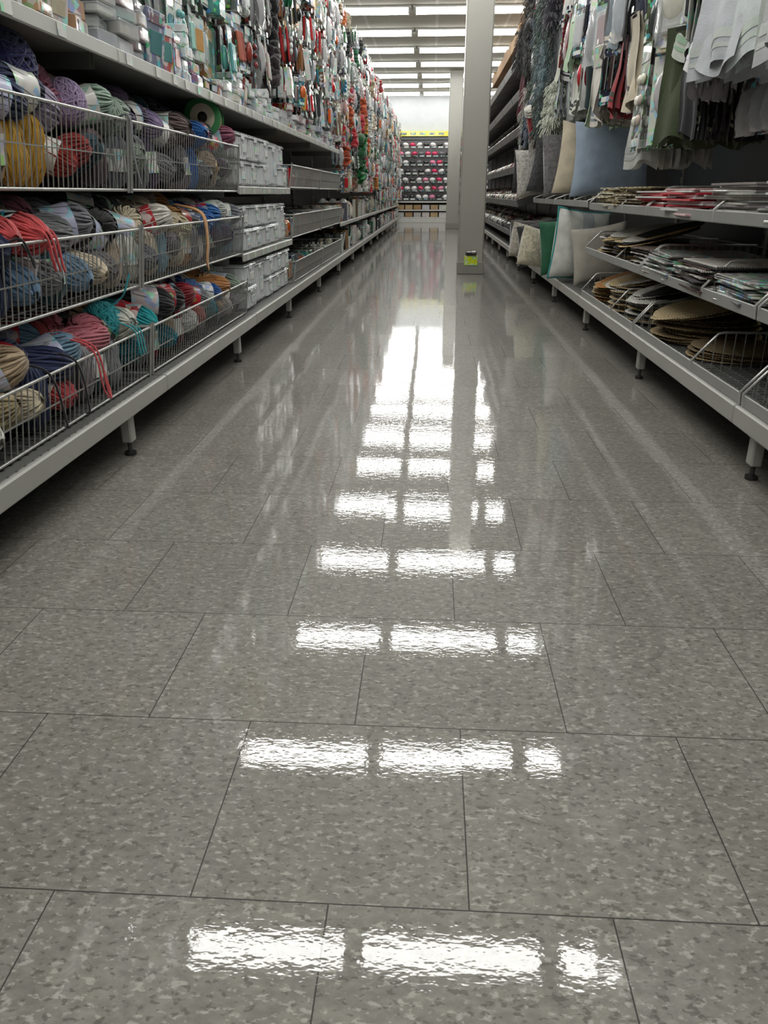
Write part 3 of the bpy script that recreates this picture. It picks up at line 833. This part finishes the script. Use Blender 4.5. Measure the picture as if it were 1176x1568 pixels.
disc_stack(mb, 1.05, 3.90, .186, .175, 20, [STR, (200, 176, 140), WHT]); leaned_discs(mb, 3.92, .28, .17, 3, [WHT, STR])
disc_stack(mb, 1.05, 3.54, .186, .175, 18, [BLK, WHT, STR, WHT]); leaned_discs(mb, 3.5, .27, .17, 5, [WHT, BLK, WHT])
mb.build('round_placemat_stack')
mb = MB(); disc_stack(mb, 1.06, 3.08, .186, .185, 16, [(200, 176, 134), (170, 146, 106), (120, 100, 76)]); leaned_discs(mb, 3.05, .26, .18, 4, [(196, 174, 134)])
disc_stack(mb, 1.08, 2.75, .186, .17, 6, [(190, 166, 126), (150, 128, 94)])
mb.build('woven_straw_mats')
mb = MB(); disc_stack(mb, 1.04, 4.25, .415, .17, 16, [STR, (90, 76, 60), WHT, BLK]); disc_stack(mb, 1.04, 3.86, .415, .175, 16, [(190, 156, 100), WHT, BLK, STR])
leaned_discs(mb, 4.1, .48, .17, 4, [STR, WHT]); leaned_discs(mb, 3.8, .48, .17, 5, [(210, 180, 130), BLK, WHT])
mb.build('round_placemat_stack')
mb = MB(); sheet_stack(mb, 1.04, 3.48, .415, .30, .26, 15, [BLK, WHT, (120, 100, 90)], .005, WEAVE)
sheet_stack(mb, 1.02, 3.10, .415, .32, .36, 16, [WHT, (140, 116, 104), (70, 60, 58), (150, 146, 140)], .005)
sheet_stack(mb, 1.02, 2.70, .415, .32, .34, 16, [(190, 184, 174), (90, 66, 60), (60, 56, 56), WHT], .005, WEAVE)
sheet_stack(mb, 1.02, 2.32, .415, .32, .30, 13, [(150, 140, 140), WHT, (90, 90, 96)], .005); sheet_stack(mb, 1.03, 1.7, .415, .34, .55, 14, [WHT, (160, 160, 160)], .005)
mb.build('placemat_and_card_stack')
mb = MB(); sheet_stack(mb, 1.03, 4.22, .64, .32, .40, 16, [(206, 194, 160), (166, 148, 110), (216, 208, 188)], .0055, WEAVE)
sheet_stack(mb, 1.03, 3.74, .64, .32, .42, 16, [(206, 194, 160), (216, 208, 188), (140, 120, 88)], .0055, WEAVE)
mb.build('striped_placemat_stack')
mb = MB(); sheet_stack(mb, 1.02, 3.30, .64, .32, .34, 12, [(190, 20, 36), (200, 46, 64), (210, 204, 200)], .006, FABRIC); sheet_stack(mb, 1.02, 2.92, .64, .32, .34, 13, [(200, 160, 160), (200, 30, 48), (216, 214, 210)], .006, FABRIC)
mb.build('folded_napkin_stack')
mb = MB(); sheet_stack(mb, 1.03, 2.5, .64, .32, .36, 15, [WHT, (214, 214, 212), (160, 150, 150)], .006, GLOSS); sheet_stack(mb, 1.03, 1.95, .64, .32, .45, 15, [WHT, (218, 218, 216), (160, 160, 164)], .006, GLOSS)
sheet_stack(mb, 1.03, 1.3, .64, .32, .45, 10, [WHT, (150, 150, 154)], .006, GLOSS)
mb.build('plastic_wrapped_doily_stack')

def cushion(name, c, w, h, th, col, rz=0, rx=0, ry=0, mat=FABRIC, pipe=None, band=None):
    mb = MB(); n = 19
    M = TR(c[0], c[1], c[2], rx, ry, rz)
    U = np.linspace(-1, 1, n); A, B = np.meshgrid(U, U, indexing='ij')
    edge_ = ((1-np.abs(A)**3)*(1-np.abs(B)**3))
    puff = np.clip(edge_, 0, 1)**.5
    pin = 1-.07*(1-np.abs(B)**2)*np.abs(A)**6; pin2 = 1-.07*(1-np.abs(A)**2)*np.abs(B)**6
    wr = .004*np.sin(A*7+B*3)*puff
    for sg in (-1, 1):
        V = np.stack([A*w/2*pin, sg*(puff*th/2+wr), B*h/2*pin2], -1)
        q = gridq(n, n); q = q if sg < 0 else q[:, ::-1]
        mb.add(V.reshape(-1, 3), q, col, mat, M, True)
        if band:
            m2 = slice(7, 12)
            V2 = V[m2].copy(); V2[..., 1] += sg*.0015
            mb.add(V2.reshape(-1, 3), gridq(5, n), band, mat, M, True)
    if pipe:
        u = np.linspace(-1, 1, n); L = []
        for k in range(n): L.append((u[k], -1))
        for k in range(1, n): L.append((1, u[k]))
        for k in range(1, n): L.append((-u[k], 1))
        for k in range(1, n): L.append((-1, -u[k]))
        P = [(a*w/2*(1-.07*(1-b*b)*abs(a)**6), 0, b*h/2*(1-.07*(1-a*a)*abs(b)**6)) for a, b in L]
        tubes(mb, np.array(P), .006, pipe, FABRIC, 6, M)
    return mb.build(name)
cushion('throw_pillow', (1.03, 4.98, .89), .46, .40, .14, (160, 176, 194), rz=.10)
cushion('throw_pillow', (.97, 5.42, .90), .40, .42, .14, (204, 192, 168), rz=.2, ry=.1)
cushion('throw_pillow', (.95, 5.32, .40), .38, .43, .17, (212, 212, 206), rz=.35, ry=.10, pipe=(40, 150, 148), band=(170, 178, 180))
cushion('throw_pillow', (1.02, 5.0, .37), .34, .33, .13, (186, 180, 168), rz=.1, ry=-.15)
cushion('throw_pillow', (.91, 5.74, .37), .34, .36, .15, (40, 100, 70), rz=.3, ry=-.12)
cushion('throw_pillow', (.84, 6.15, .32), .44, .28, .18, (210, 202, 178), rz=.5, ry=.2, mat=FUZZ)
cushion('throw_pillow', (.88, 6.6, .35), .42, .32, .17, (50, 50, 52), rz=.4, ry=-.2, mat=FUZZ)
cushion('throw_pillow', (.86, 7.1, .32), .44, .28, .17, (190, 182, 168), rz=.5, ry=.15, mat=FUZZ)
cushion('throw_pillow', (.90, 7.6, .34), .42, .3, .17, (90, 84, 80), rz=.4, mat=FUZZ)
cushion('throw_pillow', (.94, 5.9, .9), .42, .40, .16, (120, 118, 118), rz=.35, ry=-.1, mat=FUZZ)
cushion('throw_pillow', (.92, 6.3, .88), .44, .38, .16, (60, 60, 62), rz=.3, ry=.15, mat=FUZZ)
cushion('throw_pillow', (.93, 6.75, .9), .42, .40, .16, (160, 156, 150), rz=.3, mat=FUZZ)
cushion('throw_pillow', (.91, 7.3, .88), .44, .38, .17, (206, 202, 194), rz=.3, ry=-.1, mat=FUZZ)
cushion('throw_pillow', (.93, 7.9, .9), .42, .38, .15, (50, 48, 50), rz=.3, mat=FUZZ)
for i in range(4, 6):
    a, b_ = YRt[i], YRt[i+1]
    wire_tray(1, a, b_, .64, .84, wallh=.06)
TX = [(206, 204, 196)]*6+[(18, 26, 60), (24, 30, 54), (60, 70, 38), (176, 198, 166), (150, 24, 34), (34, 34, 38), (34, 34, 38), (150, 162, 170), (196, 184, 160), (40, 66, 62)]
hang(1, YRt[0], 1.9, [(1.46, .38, .46), (1.9, .38, .44), (2.35, .36, .42)], .86, [(206, 206, 202), (196, 198, 198), (184, 186, 188)], ['cloth'], 'hanging_white_towels', wr=(.17, .22), n=8, gapx=.035, rz=.5, gapy=(-.02, .0))
hang(1, 1.85, 2.90, [(1.43, .37, .44), (1.84, .38, .42), (2.26, .34, .4)], .82, [(214, 214, 210), (206, 208, 208), (202, 202, 200), (216, 216, 214), (196, 198, 200)], ['cloth'], 'hanging_white_towels', wr=(.18, .24), n=12, gapx=.026, rz=.7, gapy=(-.07, -.04))
hang(1, 1.6, 2.8, [(1.03, .14, .19)], .98, [(50, 40, 42), (100, 40, 50), (100, 96, 96), (140, 140, 138), (40, 40, 44)], ['card', 'bag'], 'hanging_napkin_packets', wr=(.07, .09), n=5)
hang(1, 2.85, 3.55, [(1.24, .34, .42), (1.50, .3, .36), (1.80, .36, .42), (2.14, .34, .40), (2.36, .18, .2)], .84, TX, ['cloth', 'bag', 'card', 'cloth'], 'hanging_tea_towels', wr=(.12, .17), n=8, gapx=.032, rz=.6, gapy=(-.04, -.01))
hang(1, 3.55, 4.60, [(1.38, .28, .36), (1.62, .26, .32), (1.88, .3, .36), (2.16, .30, .36), (2.36, .18, .2)], .83, TX, ['cloth', 'cloth', 'card', 'bag'], 'hanging_tea_towels', wr=(.12, .17), n=8, gapx=.036, rz=.6, gapy=(-.04, -.01))
hang(1, 4.60, 5.76, [(1.44, .24, .30), (1.70, .26, .32), (1.98, .28, .34), (2.22, .24, .3), (2.38, .2, .24)], .82, TX+[(170, 16, 28)]*2, ['cloth', 'card', 'cloth', 'bag'], 'hanging_stockings_and_linens', wr=(.11, .16), n=6, gapx=.045, rz=.5, gapy=(-.03, .0))
hang(1, 5.76, 8.2, [(1.40, .26, .32), (1.72, .30, .36), (2.06, .30, .36), (2.36, .26, .30)], .82, [(56, 62, 64), (44, 46, 48), (96, 20, 40), (100, 120, 138), (186, 180, 172), (28, 28, 32), (44, 70, 62)], ['plush', 'cloth', 'plush'], 'hanging_plush_garlands', wr=(.15, .21), n=2, gapx=.12, gapy=(-.02, .01))
# red and white plush stocking hanging by its toe-up cuff
mb = MB()
M = TR(.79, 6.9, 1.14, .5, -.3, 0)
P = [(0, 0, .17), (0, 0, .08), (0, -.01, .0), (0, -.05, -.055), (0, -.11, -.075)]
for k in range(len(P)-1):
    for q in range(3):
        f_ = q/3; pt = [P[k][j]+(P[k+1][j]-P[k][j])*f_ for j in range(3)]
        ellipsoid(mb, pt, (.036, .045, .045), (166, 20, 28), FUZZ, M)
for q in range(3): ellipsoid(mb, (0, 0, .17+.02*q), (.044, .056, .022), (222, 218, 208), FUZZ, M)
mb.build('christmas_stocking')
def slope_tray(a, b_, z, name='sloped_display_tray'):
    mb = MB()
    M = TR(1.06, (a+b_)/2, z, 0, -.32, 0)
    cbox(mb, 0, 0, 0, .46, b_-a-.03, .008, (86, 86, 86), PAINT, .002, M)
    cbox(mb, -.23, 0, .03, .006, b_-a-.03, .07, (104, 104, 102), PAINT, .002, M)
    for e_ in (a+.02, b_-.02): cbox(mb, 0, e_-(a+b_)/2, .03, .46, .004, .07, (96, 96, 94), PAINT, .001, M)
    mb.build(name)
    mb = MB(); y = a+.1
    while y < b_-.08:
        for q in range(3):
            Mx = M @ TR(-.14+q*.13, y-(a+b_)/2, .05, R.uniform(-.4, .4), 0, R.uniform(0, 3))
            ellipsoid(mb, (0, 0, 0), (.065, .055, .045), jit(R.choice(PD+[(180, 176, 170)]*2)), R.choice((FABRIC, GLOSS)), Mx)
        y += .13
    mb.build('boxed_ornaments_and_craft_items')
for i in range(6, 17):
    a, b_ = YRt[i], YRt[i+1]
    zs = (.36, .66, .98, 1.32, 1.66, 2.0) if i >= 7 else ()
    for z in zs: slope_tray(a, b_, z)
    if i == 6: hang(1, a, b_, [(1.2, .25, .3), (1.56, .25, .3), (1.92, .25, .3), (2.3, .25, .3)], .84, PD, ['plush', 'bag'], 'hanging_plush_garlands', wr=(.14, .2), n=2, gapx=.1)
mb = MB(); y = 10.4
while y < 15:
    w = R.uniform(.3, .45); h = R.uniform(.12, .2)
    cbox(mb, 1.16, y+w/2, 2.405+h/2, .34, w-.02, h, jit((150, 116, 76)), CARD, .004)
    cbox(mb, 1.16, y+w/2, 2.405+h+.001, .345, .05, .002, (186, 166, 120), GLOSS, .0005)
    y += w
mb.build('cardboard_cartons')

# ------------------------------------------------------------------ far wall display
mb = MB()
cbox(mb, .1, 21.93, 2.12, 3.6, .10, .12, (206, 196, 40), GLOSS, .004)
cbox(mb, .1, 21.93, 2.00, 3.6, .12, .05, (70, 72, 74), PAINT, .004)
for k in range(14): cbox(mb, -1.5+k*.24, 21.876, 2.12, .14, .004, .05, (40, 40, 40), PRINT, .001)
mb.build('yellow_department_sign')
mb = MB()
cbox(mb, .1, 21.95, 1.0, 3.6, .06, 1.96, (96, 94, 94), PAINT, .004)
for z in (.12, .30, .50): cbox(mb, .1, 21.72, z, 3.6, .44, .03, (196, 196, 192), PAINT, .004)
cbox(mb, .1, 21.50, .05, 3.6, .02, .1, (196, 196, 192), PAINT, .004)
mb.build('wall_display_fixture')
mb = MB()
for zi in range(7):
    for k in range(20):
        x = -1.6+k*.175+(.05 if zi % 2 else 0); z = 1.86-zi*.205
        c = R.choice([(206, 204, 202)]*5+[(186, 36, 80), (202, 120, 148), (26, 26, 28), (26, 26, 28), (90, 90, 94)])
        ellipsoid(mb, (x, 21.80, z), (.078, .06, .05), c, GLOSS, None, Euler((0, R.uniform(-.4, .4), 0)))
        cbox(mb, x+.02, 21.78, z-.06, .12, .04, .04, R.choice([(200, 200, 198), (30, 30, 30), (150, 150, 150)]), PRINT, .003)
mb.build('hanging_slipper_pairs')
mb = MB()
for z in (.137, .317):
    for k in range(16): cbox(mb, -1.5+k*.22, 21.68, z+.06, .19, .28, .115, jit(R.choice([(190, 188, 182), (166, 140, 100), (200, 200, 198)])), CARD, .004)
mb.build('shelf_cartons')

# ------------------------------------------------------------------ world / camera
w = bpy.data.worlds.new('World'); bpy.context.scene.world = w; w.use_nodes = True
w.node_tree.nodes['Background'].inputs[0].default_value = (.8, .82, .8, 1)
w.node_tree.nodes['Background'].inputs[1].default_value = 0.1
cam = bpy.data.cameras.new('camera'); co = bpy.data.objects.new('camera', cam); bpy.context.collection.objects.link(co)
cam.sensor_fit = 'VERTICAL'; cam.sensor_height = 36.0; cam.lens = 36.0*1178/1568
cam.clip_start = .02; cam.clip_end = 100
co.location = (0, 0, .71); co.rotation_euler = (math.radians(90-22.5), 0, math.radians(3.37))
bpy.context.scene.camera = co
vs = bpy.context.scene.view_settings
vs.view_transform = 'Standard'; vs.look = 'None'; vs.exposure = 0.06
